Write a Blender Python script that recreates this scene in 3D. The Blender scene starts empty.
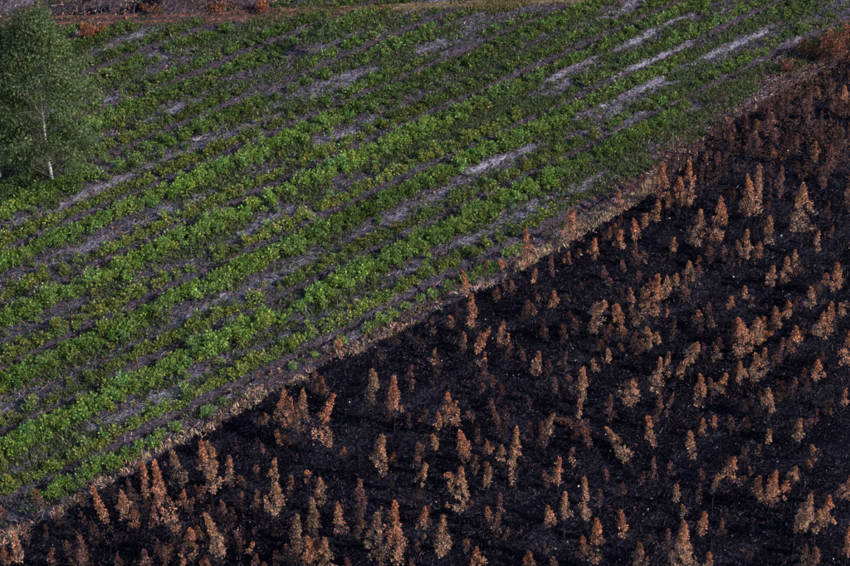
import bpy, math, random
import numpy as np
from mathutils import Vector

sc = bpy.context.scene
rng = np.random.default_rng(7)
random.seed(7)
R = math.radians

# ------------------------------------------------------------------ camera
F_PX, W_PX, H_PX = 2000.0, 850.0, 566.0
CAM_H, PITCH = 95.0, R(36.5)
cam_d = bpy.data.cameras.new('camera')
cam_d.sensor_width = 36.0
cam_d.lens = 36.0 * F_PX / W_PX
cam_d.clip_start = 1.0
cam_d.clip_end = 6000.0
cam = bpy.data.objects.new('camera', cam_d)
sc.collection.objects.link(cam)
cam.location = (0, 0, CAM_H)
cam.rotation_euler = (math.pi / 2 - PITCH, 0, 0)
sc.camera = cam

# ------------------------------------------------------------------ sky, sun, exposure
SUN_AZ, SUN_EL = R(112), R(34)          # azimuth clockwise from +Y (the view direction): from the right, a little behind
world = bpy.data.worlds.new('World')
sc.world = world
world.use_nodes = True
wn = world.node_tree.nodes
wl = world.node_tree.links
wn.clear()
sky = wn.new('ShaderNodeTexSky')
sky.sky_type = 'NISHITA'
sky.sun_disc = False
sky.sun_elevation = SUN_EL
sky.sun_rotation = SUN_AZ
bg = wn.new('ShaderNodeBackground')
bg.inputs['Strength'].default_value = 0.14
wo = wn.new('ShaderNodeOutputWorld')
wl.new(sky.outputs[0], bg.inputs['Color'])
wl.new(bg.outputs[0], wo.inputs['Surface'])
sun_d = bpy.data.lights.new('sun', 'SUN')
sun_d.energy = 4.2
sun_d.angle = R(0.5)
sun_d.color = (1.0, 0.88, 0.74)
sun = bpy.data.objects.new('sun', sun_d)
sc.collection.objects.link(sun)
to_sun = Vector((math.sin(SUN_AZ) * math.cos(SUN_EL), math.cos(SUN_AZ) * math.cos(SUN_EL), math.sin(SUN_EL)))
sun.rotation_euler = to_sun.to_track_quat('Z', 'Y').to_euler()
sun.location = (60, 60, 80)
sc.view_settings.view_transform = 'Standard'
sc.view_settings.look = 'None'
sc.view_settings.exposure = 0.72
sc.view_settings.gamma = 1.0
sc.view_settings.use_curve_mapping = False

# ------------------------------------------------------------------ photo <-> ground
SP, CP = math.sin(PITCH), math.cos(PITCH)

def ground_at(px, py):
    """photo pixel -> point on the level ground"""
    px = np.asarray(px, float); py = np.asarray(py, float)
    a = (px - W_PX / 2) / F_PX
    b = (H_PX / 2 - py) / F_PX
    dy = CP + b * SP
    dz = -SP + b * CP
    t = -CAM_H / dz
    return a * t, dy * t

def to_px(x, y, z=0.0):
    zc = np.asarray(z, float) - CAM_H
    depth = y * CP - zc * SP
    up = y * SP + zc * CP
    return W_PX / 2 + F_PX * x / depth, H_PX / 2 - F_PX * up / depth

def height_for(x, y, py):
    """height above ground point (x, y) that shows at photo row py"""
    b = (H_PX / 2 - py) / F_PX
    # (y*SP + zc*CP) = b*(y*CP - zc*SP)
    zc = (b * y * CP - y * SP) / (CP + b * SP)
    return zc + CAM_H

# ------------------------------------------------------------------ value noise
def vnoise(x, y, seed=0):
    x = np.asarray(x, float); y = np.asarray(y, float)
    xi = np.floor(x).astype(np.int64); yi = np.floor(y).astype(np.int64)
    fx = x - xi; fy = y - yi
    fx = fx * fx * (3 - 2 * fx); fy = fy * fy * (3 - 2 * fy)
    def h(a, b):
        n = (a * 374761393 + b * 668265263 + seed * 974634777) & 0x7fffffff
        n = ((n ^ (n >> 13)) * 1274126177) & 0x7fffffff
        n = n ^ (n >> 16)
        return (n & 0xffff) / 65535.0
    return (h(xi, yi) * (1 - fx) + h(xi + 1, yi) * fx) * (1 - fy) + (h(xi, yi + 1) * (1 - fx) + h(xi + 1, yi + 1) * fx) * fy

def fbm(x, y, seed=0, octv=3):
    s = 0; a = 0.5; t = 0
    for o in range(octv):
        s = s + a * vnoise(x * 2 ** o, y * 2 ** o, seed + o * 17); t += a; a *= 0.5
    return s / t

def sstep(a, b, x):
    t = np.clip((x - a) / (b - a), 0, 1)
    return t * t * (3 - 2 * t)

# ------------------------------------------------------------------ rows of the plantation
def row_fit():
    angs = []
    for (p, q) in (((0, 305), (290, 186)), ((0, 370), (290, 234)), ((130, 377), (290, 292)), ((560, 77), (690, 15))):
        x0, y0 = ground_at(*p); x1, y1 = ground_at(*q)
        angs.append(math.atan2(y1 - y0, x1 - x0))
    return sum(angs) / len(angs), angs
ROW, _angs = row_fit()
UX, UY = math.cos(ROW), math.sin(ROW)
def to_uv(x, y): return x * UX + y * UY, -x * UY + y * UX
def to_xy(u, v): return u * UX - v * UY, u * UY + v * UX
_vs = [float(to_uv(*ground_at(*p))[1]) for p in ((145, 245.5), (145, 302), (200, 340), (133, 441))]
PERIOD = (_vs[0] - _vs[3]) / 3.0
V0 = (_vs[0] + _vs[3]) / 2 + 1.5 * PERIOD - PERIOD * 1.5 + 0.0
V0 = _vs[1]
print('row angle', math.degrees(ROW), [round(math.degrees(a), 1) for a in _angs], 'period', PERIOD, [round(v, 2) for v in _vs])
# phase: 0 at a furrow, growing towards the camera
def phase(v): return np.mod((V0 - v) / PERIOD, 1.0)

# ------------------------------------------------------------------ the burn limit (photo trace laid on the ground)
BL = np.array([(-120, 612), (-50, 572), (0, 547), (44, 522), (76, 503), (106, 484), (138, 468), (170, 448), (210, 431), (234, 414), (258, 399),
               (282, 388), (306, 376), (330, 361), (360, 350), (396, 334), (440, 308), (468, 296), (496, 282), (514, 271), (550, 254),
               (572, 242), (594, 228), (614, 213), (634, 201), (662, 178), (692, 154), (726, 125), (760, 105), (800, 82), (830, 64), (850, 52), (900, 16), (960, -30)], float)
def burn_y(px): return np.interp(px, BL[:, 0], BL[:, 1])
def below(px, py):           # + = photo pixels below the burn limit, on the burnt side
    return py - burn_y(px)

TR = np.array([(-140, 27), (0, 24), (70, 22), (150, 20.5), (220, 18), (260, 15), (300, 12.5), (427, 6.5), (570, 0), (700, -7), (900, -18)], float)
def track_y(px): return np.interp(px, TR[:, 0], TR[:, 1])

# ------------------------------------------------------------------ mesh helpers
col = sc.collection
def new_obj(name, mesh, mat=None, parent=None, **props):
    o = bpy.data.objects.new(name, mesh)
    col.objects.link(o)
    if mat is not None and mesh is not None and not mesh.materials:
        mesh.materials.append(mat)
    if parent is not None:
        o.parent = parent
    for k, v in props.items():
        o[k] = v
    return o

def np_mesh(name, verts, faces, colors=None, smooth=False):
    verts = np.asarray(verts, np.float32); faces = np.asarray(faces, np.int32)
    n = faces.shape[1]
    me = bpy.data.meshes.new(name)
    me.vertices.add(len(verts)); me.vertices.foreach_set('co', verts.ravel())
    me.loops.add(faces.size); me.loops.foreach_set('vertex_index', faces.ravel())
    me.polygons.add(len(faces))
    me.polygons.foreach_set('loop_start', np.arange(0, faces.size, n, dtype=np.int32))
    if smooth:
        me.polygons.foreach_set('use_smooth', np.ones(len(faces), bool))
    if colors is not None:
        at = me.color_attributes.new('Col', 'FLOAT_COLOR', 'POINT')
        c = np.ones((len(verts), 4), np.float32); c[:, :3] = colors
        at.data.foreach_set('color', c.ravel())
    me.update(calc_edges=True)
    return me

def unit(a):
    return a / np.maximum(np.linalg.norm(a, axis=-1, keepdims=True), 1e-9)

def leaves(p, d, L, Wd, fold=0.25, rg=rng):
    """diamond leaves folded along the midrib: base p, direction d, length L, width Wd"""
    n = len(p)
    d = unit(d)
    r = unit(rg.normal(size=(n, 3)))
    s = unit(np.cross(d, r))
    nn = np.cross(s, d)
    L = np.broadcast_to(L, n)[:, None]; Wd = np.broadcast_to(Wd, n)[:, None]
    v = np.empty((n, 4, 3))
    v[:, 0] = p
    v[:, 1] = p + d * L * 0.45 + s * Wd * 0.5 + nn * Wd * fold
    v[:, 2] = p + d * L - nn * L * 0.12
    v[:, 3] = p + d * L * 0.45 - s * Wd * 0.5 + nn * Wd * fold
    f = np.arange(n * 4).reshape(n, 4)
    return v.reshape(-1, 3), f

def sticks(p, q, r0, r1):
    """three-sided tapered sticks from p to q"""
    n = len(p)
    d = unit(q - p)
    ref = np.where(np.abs(d[:, 2:3]) > 0.9, np.array([[1.0, 0, 0]]), np.array([[0, 0, 1.0]]))
    s = unit(np.cross(d, ref)); t = np.cross(d, s)
    r0 = np.broadcast_to(r0, n)[:, None]; r1 = np.broadcast_to(r1, n)[:, None]
    v = np.empty((n, 6, 3))
    for k in range(3):
        a = 2 * math.pi * k / 3
        o = s * math.cos(a) + t * math.sin(a)
        v[:, k] = p + o * r0
        v[:, 3 + k] = q + o * r1
    base = (np.arange(n) * 6)[:, None, None]
    quad = np.array([[0, 1, 4, 3], [1, 2, 5, 4], [2, 0, 3, 5]])
    return v.reshape(-1, 3), (base + quad[None]).reshape(-1, 4)

def tube(path, radii, seg=6):
    """one tapered tube through the points of path"""
    path = np.asarray(path, float); n = len(path)
    d = np.gradient(path, axis=0); d = unit(d)
    ref = np.array([1.0, 0.13, 0.07]) if abs(d[0][0]) < 0.8 else np.array([0, 0, 1.0])
    s = unit(np.cross(d, ref[None])); t = np.cross(d, s)
    v = []
    for k in range(seg):
        a = 2 * math.pi * k / seg
        v.append(path + (s * math.cos(a) + t * math.sin(a)) * np.asarray(radii)[:, None])
    v = np.stack(v, 1).reshape(-1, 3)
    f = []
    for i in range(n - 1):
        for k in range(seg):
            k2 = (k + 1) % seg
            f.append((i * seg + k, i * seg + k2, (i + 1) * seg + k2, (i + 1) * seg + k))
    return v, np.array(f)

def join(parts):
    vs, fs, cs = [], [], []
    off = 0
    for (v, f, c) in parts:
        c = np.asarray(c, float)
        if c.ndim == 1:
            c = np.repeat(c[None], len(v), 0)
        vs.append(v); fs.append(f + off); cs.append(c); off += len(v)
    return np.concatenate(vs), np.concatenate(fs), np.concatenate(cs)

# ------------------------------------------------------------------ materials
def leaf_mat(name, trans=0.3, rough=0.6, spec=0.25):
    m = bpy.data.materials.new(name); m.use_nodes = True
    n = m.node_tree.nodes; l = m.node_tree.links; n.clear()
    out = n.new('ShaderNodeOutputMaterial')
    at = n.new('ShaderNodeVertexColor'); at.layer_name = 'Col'
    oi = n.new('ShaderNodeObjectInfo')
    mul = n.new('ShaderNodeMix'); mul.data_type = 'RGBA'; mul.blend_type = 'MULTIPLY'; mul.inputs['Factor'].default_value = 1
    l.new(at.outputs['Color'], mul.inputs[6]); l.new(oi.outputs['Color'], mul.inputs[7])
    tc = n.new('ShaderNodeTexCoord')
    nz = n.new('ShaderNodeTexNoise'); nz.inputs['Scale'].default_value = 9.0; nz.inputs['Detail'].default_value = 2
    l.new(tc.outputs['Object'], nz.inputs['Vector'])
    mr = n.new('ShaderNodeMapRange'); mr.inputs['From Min'].default_value = 0.3; mr.inputs['From Max'].default_value = 0.7
    mr.inputs['To Min'].default_value = 0.75; mr.inputs['To Max'].default_value = 1.25
    l.new(nz.outputs['Fac'], mr.inputs['Value'])
    sc2 = n.new('ShaderNodeMix'); sc2.data_type = 'RGBA'; sc2.blend_type = 'MULTIPLY'; sc2.inputs['Factor'].default_value = 1
    l.new(mul.outputs[2], sc2.inputs[6]); l.new(mr.outputs['Result'], sc2.inputs[7])
    bs = n.new('ShaderNodeBsdfPrincipled')
    bs.inputs['Roughness'].default_value = rough
    bs.inputs['Specular IOR Level'].default_value = spec
    l.new(sc2.outputs[2], bs.inputs['Base Color'])
    if trans > 0:
        tr = n.new('ShaderNodeBsdfTranslucent'); l.new(sc2.outputs[2], tr.inputs['Color'])
        mx = n.new('ShaderNodeMixShader'); mx.inputs['Fac'].default_value = trans
        l.new(bs.outputs[0], mx.inputs[1]); l.new(tr.outputs[0], mx.inputs[2])
        l.new(mx.outputs[0], out.inputs['Surface'])
    else:
        l.new(bs.outputs[0], out.inputs['Surface'])
    return m

M_GREEN = leaf_mat('green leaf', 0.35, 0.5, 0.3)
M_TREE = leaf_mat('grey green tree leaf', 0.25, 0.5, 0.3)
M_SCORCH = leaf_mat('scorched leaf', 0.28, 0.75, 0.12)
M_STRAW = leaf_mat('straw', 0.2, 0.8, 0.1)
M_TWIG = leaf_mat('twig', 0.0, 0.85, 0.1)
M_CHAR = leaf_mat('charred bark', 0.0, 0.8, 0.15)
M_BARK = leaf_mat('pale bark', 0.0, 0.8, 0.15)

def ground_material():
    m = bpy.data.materials.new('plantation soil'); m.use_nodes = True
    n = m.node_tree.nodes; l = m.node_tree.links; n.clear()
    out = n.new('ShaderNodeOutputMaterial')
    bs = n.new('ShaderNodeBsdfPrincipled'); bs.inputs['Roughness'].default_value = 0.95; bs.inputs['Specular IOR Level'].default_value = 0.02
    l.new(bs.outputs[0], out.inputs['Surface'])
    at = n.new('ShaderNodeVertexColor'); at.layer_name = 'Col'
    sep = n.new('ShaderNodeSeparateColor'); l.new(at.outputs['Color'], sep.inputs[0])   # R burnt and painted bank shade, G pale litter, B red earth and painted furrow shade
    tc = n.new('ShaderNodeTexCoord')
    def noise(scale, detail=4, stretch=(1, 1, 1), rough=0.6):
        mp = n.new('ShaderNodeMapping'); mp.inputs['Scale'].default_value = stretch
        l.new(tc.outputs['Object'], mp.inputs['Vector'])
        t = n.new('ShaderNodeTexNoise'); t.inputs['Scale'].default_value = scale; t.inputs['Detail'].default_value = detail; t.inputs['Roughness'].default_value = rough
        l.new(mp.outputs[0], t.inputs['Vector']); return t
    def ramp(src, stops):
        r = n.new('ShaderNodeValToRGB'); e = r.color_ramp.elements
        while len(e) < len(stops): e.new(0.5)
        for el, (p, c) in zip(e, stops): el.position = p; el.color = (*c, 1)
        l.new(src, r.inputs['Fac']); return r.outputs['Color']
    def mix(f, a, b):
        x = n.new('ShaderNodeMix'); x.data_type = 'RGBA'
        l.new(f, x.inputs['Factor']); l.new(a, x.inputs[6]); l.new(b, x.inputs[7]); return x.outputs[2]
    fine = noise(5.5, 6, (0.6, 1.3, 1), 0.82)
    big = noise(0.35, 4, (0.5, 1.2, 1))
    soil = ramp(fine.outputs['Fac'], [(0.40, (0.011, 0.009, 0.014)), (0.5, (0.032, 0.028, 0.043)), (0.62, (0.088, 0.081, 0.122))])
    pale = ramp(fine.outputs['Fac'], [(0.40, (0.045, 0.042, 0.066)), (0.5, (0.14, 0.135, 0.205)), (0.61, (0.44, 0.43, 0.54))])
    red = ramp(fine.outputs['Fac'], [(0.40, (0.009, 0.006, 0.008)), (0.52, (0.031, 0.020, 0.023)), (0.64, (0.115, 0.076, 0.078))])
    char = ramp(fine.outputs['Fac'], [(0.42, (0.0011, 0.0009, 0.0026)), (0.52, (0.0022, 0.0019, 0.0052)), (0.59, (0.0062, 0.0058, 0.0125)), (0.68, (0.05, 0.048, 0.07))])
    char2 = ramp(fine.outputs['Fac'], [(0.41, (0.0018, 0.0016, 0.0040)), (0.52, (0.0056, 0.0052, 0.0122)), (0.62, (0.045, 0.044, 0.062))])
    # torn edges between the zones
    def edge(ch, w=0.35):
        a = n.new('ShaderNodeMath'); a.operation = 'SUBTRACT'; l.new(fine.outputs['Fac'], a.inputs[0]); a.inputs[1].default_value = 0.5
        b = n.new('ShaderNodeMath'); b.operation = 'MULTIPLY_ADD'; l.new(a.outputs[0], b.inputs[0]); b.inputs[1].default_value = 1.3; l.new(ch, b.inputs[2])
        r = n.new('ShaderNodeMapRange'); r.inputs['From Min'].default_value = 0.5 - w; r.inputs['From Max'].default_value = 0.5 + w
        l.new(b.outputs[0], r.inputs['Value']); return r.outputs['Result']
    bigr = n.new('ShaderNodeMapRange'); bigr.inputs['From Min'].default_value = 0.47; bigr.inputs['From Max'].default_value = 0.66
    l.new(big.outputs['Fac'], bigr.inputs['Value'])
    ashf = n.new('ShaderNodeMath'); ashf.operation = 'MAXIMUM'
    l.new(bigr.outputs['Result'], ashf.inputs[0]); l.new(edge(sep.outputs[1]), ashf.inputs[1])
    field = mix(edge(sep.outputs[1]), soil, pale)
    field = mix(edge(sep.outputs[2]), field, red)
    burnt = mix(ashf.outputs[0], char, char2)
    l.new(mix(edge(sep.outputs[0], 0.2), field, burnt), bs.inputs['Base Color'])
    bp = n.new('ShaderNodeBump'); bp.inputs['Strength'].default_value = 0.9; bp.inputs['Distance'].default_value = 0.12
    l.new(fine.outputs['Fac'], bp.inputs['Height']); l.new(bp.outputs[0], bs.inputs['Normal'])
    return m

# ------------------------------------------------------------------ ground: one sheet, its grid lying along the rows
# field strips whose litter is pale, traced on the photo: (x0, y0, x1, y1, half width px, strength)
PALE = [(70, 10, 112, -2, 4, 0.8), (120, 18, 150, 2, 4, 0.5), (150, 58, 195, 48, 5, 0.6), (105, 100, 125, 95, 4, 0.5), (100, 172, 165, 148, 6, 0.5),
        (195, 139, 213, 134, 4, 0.7), (265, 110, 345, 76, 7, 0.55), (440, 28, 480, 14, 5, 0.55), (545, 82, 692, 14, 4.5, 1.0), (610, 76, 690, 42, 3.5, 0.9),
        (575, 120, 772, 26, 5, 1.0), (470, 170, 534, 146, 5, 1.0), (545, 86, 470, 118, 4, 0.4), (740, 58, 800, 38, 3, 0.7), (625, 122, 645, 112, 4, 0.6),
        (140, 350, 225, 296, 7, 0.5), (85, 432, 195, 380, 7, 0.5), (230, 300, 290, 272, 7, 0.4), (410, 270, 530, 205, 7, 0.45), (330, 320, 400, 285, 8, 0.35),
        (345, 340, 400, 308, 7, 0.75), (380, 305, 420, 280, 6, 0.3), (560, 205, 605, 172, 7, 0.6), (520, 225, 560, 205, 6, 0.5), (600, 185, 670, 150, 2, 0.5),
        (560, 235, 640, 185, 3, 0.4), (110, 268, 190, 240, 6, 0.3), (450, 235, 540, 195, 6, 0.4), (690, 125, 770, 88, 2.5, 0.4), (300, 190, 420, 140, 5, 0.25),
        (60, 212, 85, 190, 5, 0.6), (420, 140, 470, 118, 5, 0.3), (650, 130, 700, 105, 5, 0.3)]
def seg_dist(px, py, s):
    ax, ay, bx, by = s[:4]
    t = np.clip(((px - ax) * (bx - ax) + (py - ay) * (by - ay)) / ((bx - ax) ** 2 + (by - ay) ** 2), 0, 1)
    # mostly vertical distance so that strips keep their width along the row
    return np.hypot(px - ax - t * (bx - ax), py - ay - t * (by - ay))
def pale_at(px, py):
    g = np.zeros_like(px)
    for s in PALE:
        g = np.maximum(g, s[5] * (1 - sstep(s[4] * 0.25, s[4] * 0.95, seg_dist(px, py, s))))
    return g
ASH_PATH = [(540, 385, 620, 340, 5, 0.9), (620, 340, 680, 308, 3, 1), (680, 308, 730, 286, 3, 0.9), (730, 286, 775, 262, 3, 0.6), (640, 120, 690, 100, 3, 0.3),
            (560, 372, 600, 352, 9, 0.85), (430, 420, 500, 370, 10, 0.7), (600, 500, 640, 480, 6, 0.6), (700, 440, 740, 425, 5, 0.6), (520, 400, 560, 380, 7, 0.7), (760, 250, 830, 215, 4, 0.5), (790, 425, 850, 390, 4, 0.5), (520, 330, 560, 310, 5, 0.4)]

def relief(x, y):
    """height of the ground"""
    u, v = to_uv(x, y)
    px, py = to_px(x, y)
    ph = phase(v + 0.10 * (fbm(u * 0.25, v * 0.1, 5) - 0.5) * 2)
    d = np.minimum(ph, 1 - ph) * PERIOD
    field = 1 - sstep(-30, -8, below(px, py))
    offtrack = sstep(6, 14, py - track_y(px))
    near = sstep(-40, 40, py) * 0.5 + 0.5
    furrow = -0.40 * np.exp(-(d / 0.30) ** 2) * near
    lip = 0.20 * np.exp(-((ph * PERIOD - 0.62) / 0.20) ** 2)
    mid = 0.10 * np.cos((ph * 2) * 2 * math.pi)
    bumps = 0.22 * (fbm(u * 0.5, v * 1.3, 3) - 0.5) + 0.16 * (vnoise(u * 1.3, v * 3.1, 9) - 0.5)
    z = (furrow + lip - mid * 0.5) * field * offtrack + bumps * (0.25 + 0.75 * offtrack)
    # rough bank beyond the track at upper left
    bank = np.exp(-((py - track_y(px) + 12) / 3.5) ** 2) * sstep(40, 75, px) * (1 - sstep(245, 275, px))
    z = z + bank * (0.35 + 1.5 * fbm(x * 0.45, y * 0.6, 53))
    # burnt rows: gentle planting ridges
    z = z + (1 - field) * 0.12 * np.cos(ph * 4 * math.pi)
    far = sstep(170, 260, y) + sstep(90, 160, np.abs(x)) + (1 - sstep(40, 80, y))
    return z * (1 - np.clip(far, 0, 1))

cu, cv = to_uv(*ground_at(425, 250))
def axis(c, half, step, far):
    a = np.arange(c - half, c + half + step * 0.5, step)
    out, s = [], step
    x = c + half
    while x < c + far:
        s *= 1.5; x += s; out.append(x)
    hi = np.array(out); lo = 2 * c - hi[::-1]
    return np.concatenate([lo, a, hi])
us = axis(float(cu), 78, 0.5, 3500)
vs = axis(float(cv), 66, 0.17, 3500)
U, V = np.meshgrid(us, vs, indexing='ij')
GX, GY = to_xy(U, V)
fwd = GY * CP + CAM_H * SP
ok = fwd > 20
Xs, Ys = np.where(ok, GX, 0), np.where(ok, GY, 130)
PX, PY = to_px(Xs, Ys)
PX = np.where(ok, PX, 400); PY = np.where(ok, PY, 900)
Z = relief(GX, GY)
jit = 13 * (fbm(U * 0.4, V * 0.7, 21) - 0.5)
burn = sstep(-2.5, 2.5, below(PX, PY) + jit)
beyond = (1 - sstep(-3, 3, PY - (track_y(PX) - 4) + jit * 0.5)) * (1 - sstep(230, 290, PX))
pale = pale_at(PX, PY) * (0.3 + 1.0 * sstep(0.3, 0.7, fbm(U * 0.5, V * 1.6, 4))) * np.maximum(0.25 + 0.8 * sstep(0.35, 0.6, fbm(U * 0.22, V * 0.4, 14)), 0.9 * sstep(480, 560, PX))
ph = phase(V)
fieldpale = 0.55 * np.exp(-((ph - 0.60) / 0.13) ** 2) * sstep(0.35, 0.65, fbm(U * 0.12, V * 0.3, 31))
pale = np.maximum(pale, fieldpale)
path = np.zeros_like(PX)
for s in ASH_PATH:
    path = np.maximum(path, s[5] * (1 - sstep(s[4] * 0.4, s[4] * 1.6, seg_dist(PX, PY, s))))
pale = np.where(burn > 0.5, path, pale)
red = np.exp(-((PY - track_y(PX)) / 5.0) ** 2) * 0.55 * (1 - sstep(420, 600, PX))
edge_r = sstep(520, 640, PX) * np.exp(-((below(PX, PY) + 18) / 18.0) ** 2) * 0.9
red = np.maximum(red, edge_r * (0.5 + fbm(U * 0.4, V * 0.9, 44)))
red = np.maximum(red, 0.34 * np.exp(-((below(PX, PY) + 10) / 8.0) ** 2))
red = np.maximum(red, 0.6 * beyond * (0.4 + 1.2 * fbm(U * 0.5, V * 0.5, 71)))
furr = np.exp(-((np.minimum(ph, 1 - ph) * PERIOD) / 0.42) ** 2)
red = np.maximum(red, 0.62 * furr)  # brown furrow earth, its dark tone also carrying the furrow's shade
pale = np.where(burn > 0.5, pale, pale * (1 - 0.8 * furr * (PX < 560)))
for s in ((63, 17, 108, 14, 2.2), (84, 10, 112, 5, 1.8), (120, 14, 160, 10, 2.0), (150, 24.5, 60, 24.5, 1.0), (150, 24.5, 250, 20, 1.0)):  # shade line of the track bank painted as char, among black burnt spots
    burn = np.maximum(burn, 0.95 * (1 - sstep(s[4] * 0.5, s[4] * 1.4, seg_dist(PX, PY, s))))
cols = np.stack([burn, pale, red], -1).reshape(-1, 3)
nu, nv = U.shape
idx = np.arange(nu * nv).reshape(nu, nv)
faces = np.stack([idx[:-1, :-1], idx[1:, :-1], idx[1:, 1:], idx[:-1, 1:]], -1).reshape(-1, 4)
gm = np_mesh('ground', np.stack([U, V, Z], -1).reshape(-1, 3), faces, cols, smooth=True)
ground = new_obj('ground', gm, ground_material(), kind='structure')
ground.rotation_euler = (0, 0, ROW)
del U, V, GX, GY, PX, PY, cols, faces

# ------------------------------------------------------------------ dirt track at the top
def build_track():
    pxs = np.linspace(-60, 760, 520)
    cx, cy = ground_at(pxs, track_y(pxs))
    d = np.gradient(np.stack([cx, cy], -1), axis=0); d /= np.linalg.norm(d, axis=1, keepdims=True)
    nrm = np.stack([-d[:, 1], d[:, 0]], -1)
    offs = np.linspace(-1.05, 1.05, 27)
    nar = (1 - 0.5 * sstep(240, 330, pxs))[:, None] * (0.85 + 0.3 * vnoise(pxs * 0.06, pxs * 0, 2))[:, None]
    X = cx[:, None] + nrm[:, 0:1] * offs * nar; Y = cy[:, None] + nrm[:, 1:2] * offs * nar
    rut = np.exp(-((np.abs(offs) - 0.52) / 0.2) ** 2)
    Zt = relief(X, Y) + 0.07 - 0.20 * rut[None] + 0.08 * np.exp(-(offs / 0.5) ** 2)[None] + 0.10 * (vnoise(X * 1.3, Y * 1.3, 3) - 0.5)
    Zt = Zt + 0.16 * np.exp(-((np.abs(offs) - 0.9) / 0.12) ** 2)[None]
    Zt[:, [0, -1]] -= 0.25
    a, b = np.array([0.15, 0.060, 0.042]), np.array([0.045, 0.026, 0.026])
    grassy = np.array([0.075, 0.060, 0.040])
    f = rut[None, :, None] * (0.6 + 0.8 * vnoise(X * 0.8, Y * 0.8, 8))[..., None]
    c = a * f + b * (1 - f)
    far = sstep(260, 420, pxs)[:, None, None]
    tan = np.array([0.17, 0.115, 0.07]) * f + grassy * (1 - f)
    c = c * (1 - far) + tan * far
    c = c * np.exp(rng.normal(0, 0.45, c.shape[:2]))[..., None]
    Zt = Zt + rng.normal(0, 0.025, Zt.shape)
    n, k = X.shape
    idx = np.arange(n * k).reshape(n, k)
    fc = np.stack([idx[:-1, :-1], idx[1:, :-1], idx[1:, 1:], idx[:-1, 1:]], -1).reshape(-1, 4)
    me = np_mesh('dirt_track', np.stack([X, Y, Zt], -1).reshape(-1, 3), fc, np.clip(c, 0, 1).reshape(-1, 3), True)
    new_obj('dirt_track', me, M_TWIG, kind='structure')
build_track()

# ------------------------------------------------------------------ the tall leafy trees on the left
def leafy_tree(name, bx, by, tip_py, width_px, label, n_clump, leaf_col, seed, trunk_col=(0.62, 0.60, 0.56), lean=0.0, per=150, low=0.14, top_narrow=0.25):
    rg = np.random.default_rng(seed)
    x, y = [float(a) for a in ground_at(bx, by)]
    h = float(height_for(x, y, tip_py))
    dist = math.hypot(math.hypot(x, y), CAM_H)
    rad = width_px * dist / F_PX / 2
    z0 = float(relief(x, y))
    root = new_obj(name, None, label=label, category='tree')
    root.location = (x, y, z0)
    tt = np.linspace(0, 1, 12)
    path = np.stack([lean * h * tt + 0.12 * np.sin(tt * 7 + seed), 0.10 * np.cos(tt * 5) - 0.10, -0.1 + tt * h * 0.84], -1)
    path[0, :2] = 0
    r0 = h * 0.0075 + 0.02
    parts = []
    v, f = tube(path, r0 * (1 - 0.88 * tt), 8)
    me = np_mesh('trunk', v, f, np.repeat(np.array(trunk_col)[None], len(v), 0) * rg.uniform(0.75, 1.1, (len(v), 1)), True)
    new_obj('trunk', me, M_BARK, root)
    LV, LF, LC = [], [], []; off = 0
    bv = []
    for i in range(n_clump):
        t = low + (0.97 - low) * (i + rg.uniform(0, 1)) / n_clump
        prof = math.sin(min(1, (1 - t) * 1.2 + 0.04) * math.pi / 2) ** 0.9 * (0.75 + 0.25 * min(1, t / 0.3))
        rmax = rad * (top_narrow * 0.4 + (1 - top_narrow * 0.4) * prof) * (0.8 + 0.3 * rg.uniform())
        a = i * 2.39996 + rg.uniform(-0.5, 0.5)
        rr = rmax * rg.uniform(0.35, 1.0) ** 0.7
        if (t < 0.24 or 0.36 < t < 0.5) and math.sin(a) < -0.86 and rr > 0.3 * rmax: continue
        k = t * 11; i0 = min(int(k), 10)
        axis_p = path[i0] * (1 - (k - i0)) + path[i0 + 1] * (k - i0)
        axis_p = np.array([axis_p[0], axis_p[1], t * h * 0.97])
        tip = axis_p + np.array([math.cos(a) * rr, math.sin(a) * rr, rr * rg.uniform(0.05, 0.5)])
        st = path[max(0, i0 - 1)] * 0.6 + axis_p * 0.4
        mid = (st + tip) / 2 + np.array([0, 0, rr * 0.12])
        v, f = tube([st, mid, tip], [r0 * 0.30 * (1 - t * 0.7), r0 * 0.18 * (1 - t * 0.7), 0.012], 4)
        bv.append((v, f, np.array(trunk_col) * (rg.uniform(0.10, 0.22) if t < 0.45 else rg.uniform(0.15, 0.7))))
        n = int(per * rg.uniform(0.6, 1.3))
        cs = rad * rg.uniform(0.13, 0.24)
        g = rg.normal(size=(n, 3)); g = unit(g) * (rg.uniform(0, 1, (n, 1)) ** 0.5)
        along = rg.uniform(0, 1, (n, 1))
        p = tip - (tip - mid) * along * 0.55 + g * np.array([cs, cs, cs * 0.75])
        d = g * 0.8 + np.array([0, 0, -0.55]) + rg.normal(size=(n, 3)) * 0.4
        L = rg.uniform(0.15, 0.30, n)
        v, f = leaves(p, d, L, L * rg.uniform(0.35, 0.55, n), 0.2, rg)
        cc = np.array(leaf_col) * rg.uniform(0.5, 1.5) * np.array([rg.uniform(0.85, 1.2), 1, rg.uniform(0.8, 1.15)])
        c = cc * rg.uniform(0.6, 1.35, (n, 1))
        yel = rg.uniform(size=n) < 0.06
        c[yel] = np.array([0.15, 0.13, 0.05])
        LV.append(v); LF.append(f + off); LC.append(np.repeat(c, 4, 0)); off += len(v)
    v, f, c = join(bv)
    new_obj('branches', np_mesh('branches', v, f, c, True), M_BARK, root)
    new_obj('crown', np_mesh('crown', np.concatenate(LV), np.concatenate(LF), np.concatenate(LC)), M_TREE, root)
    return root

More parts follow.
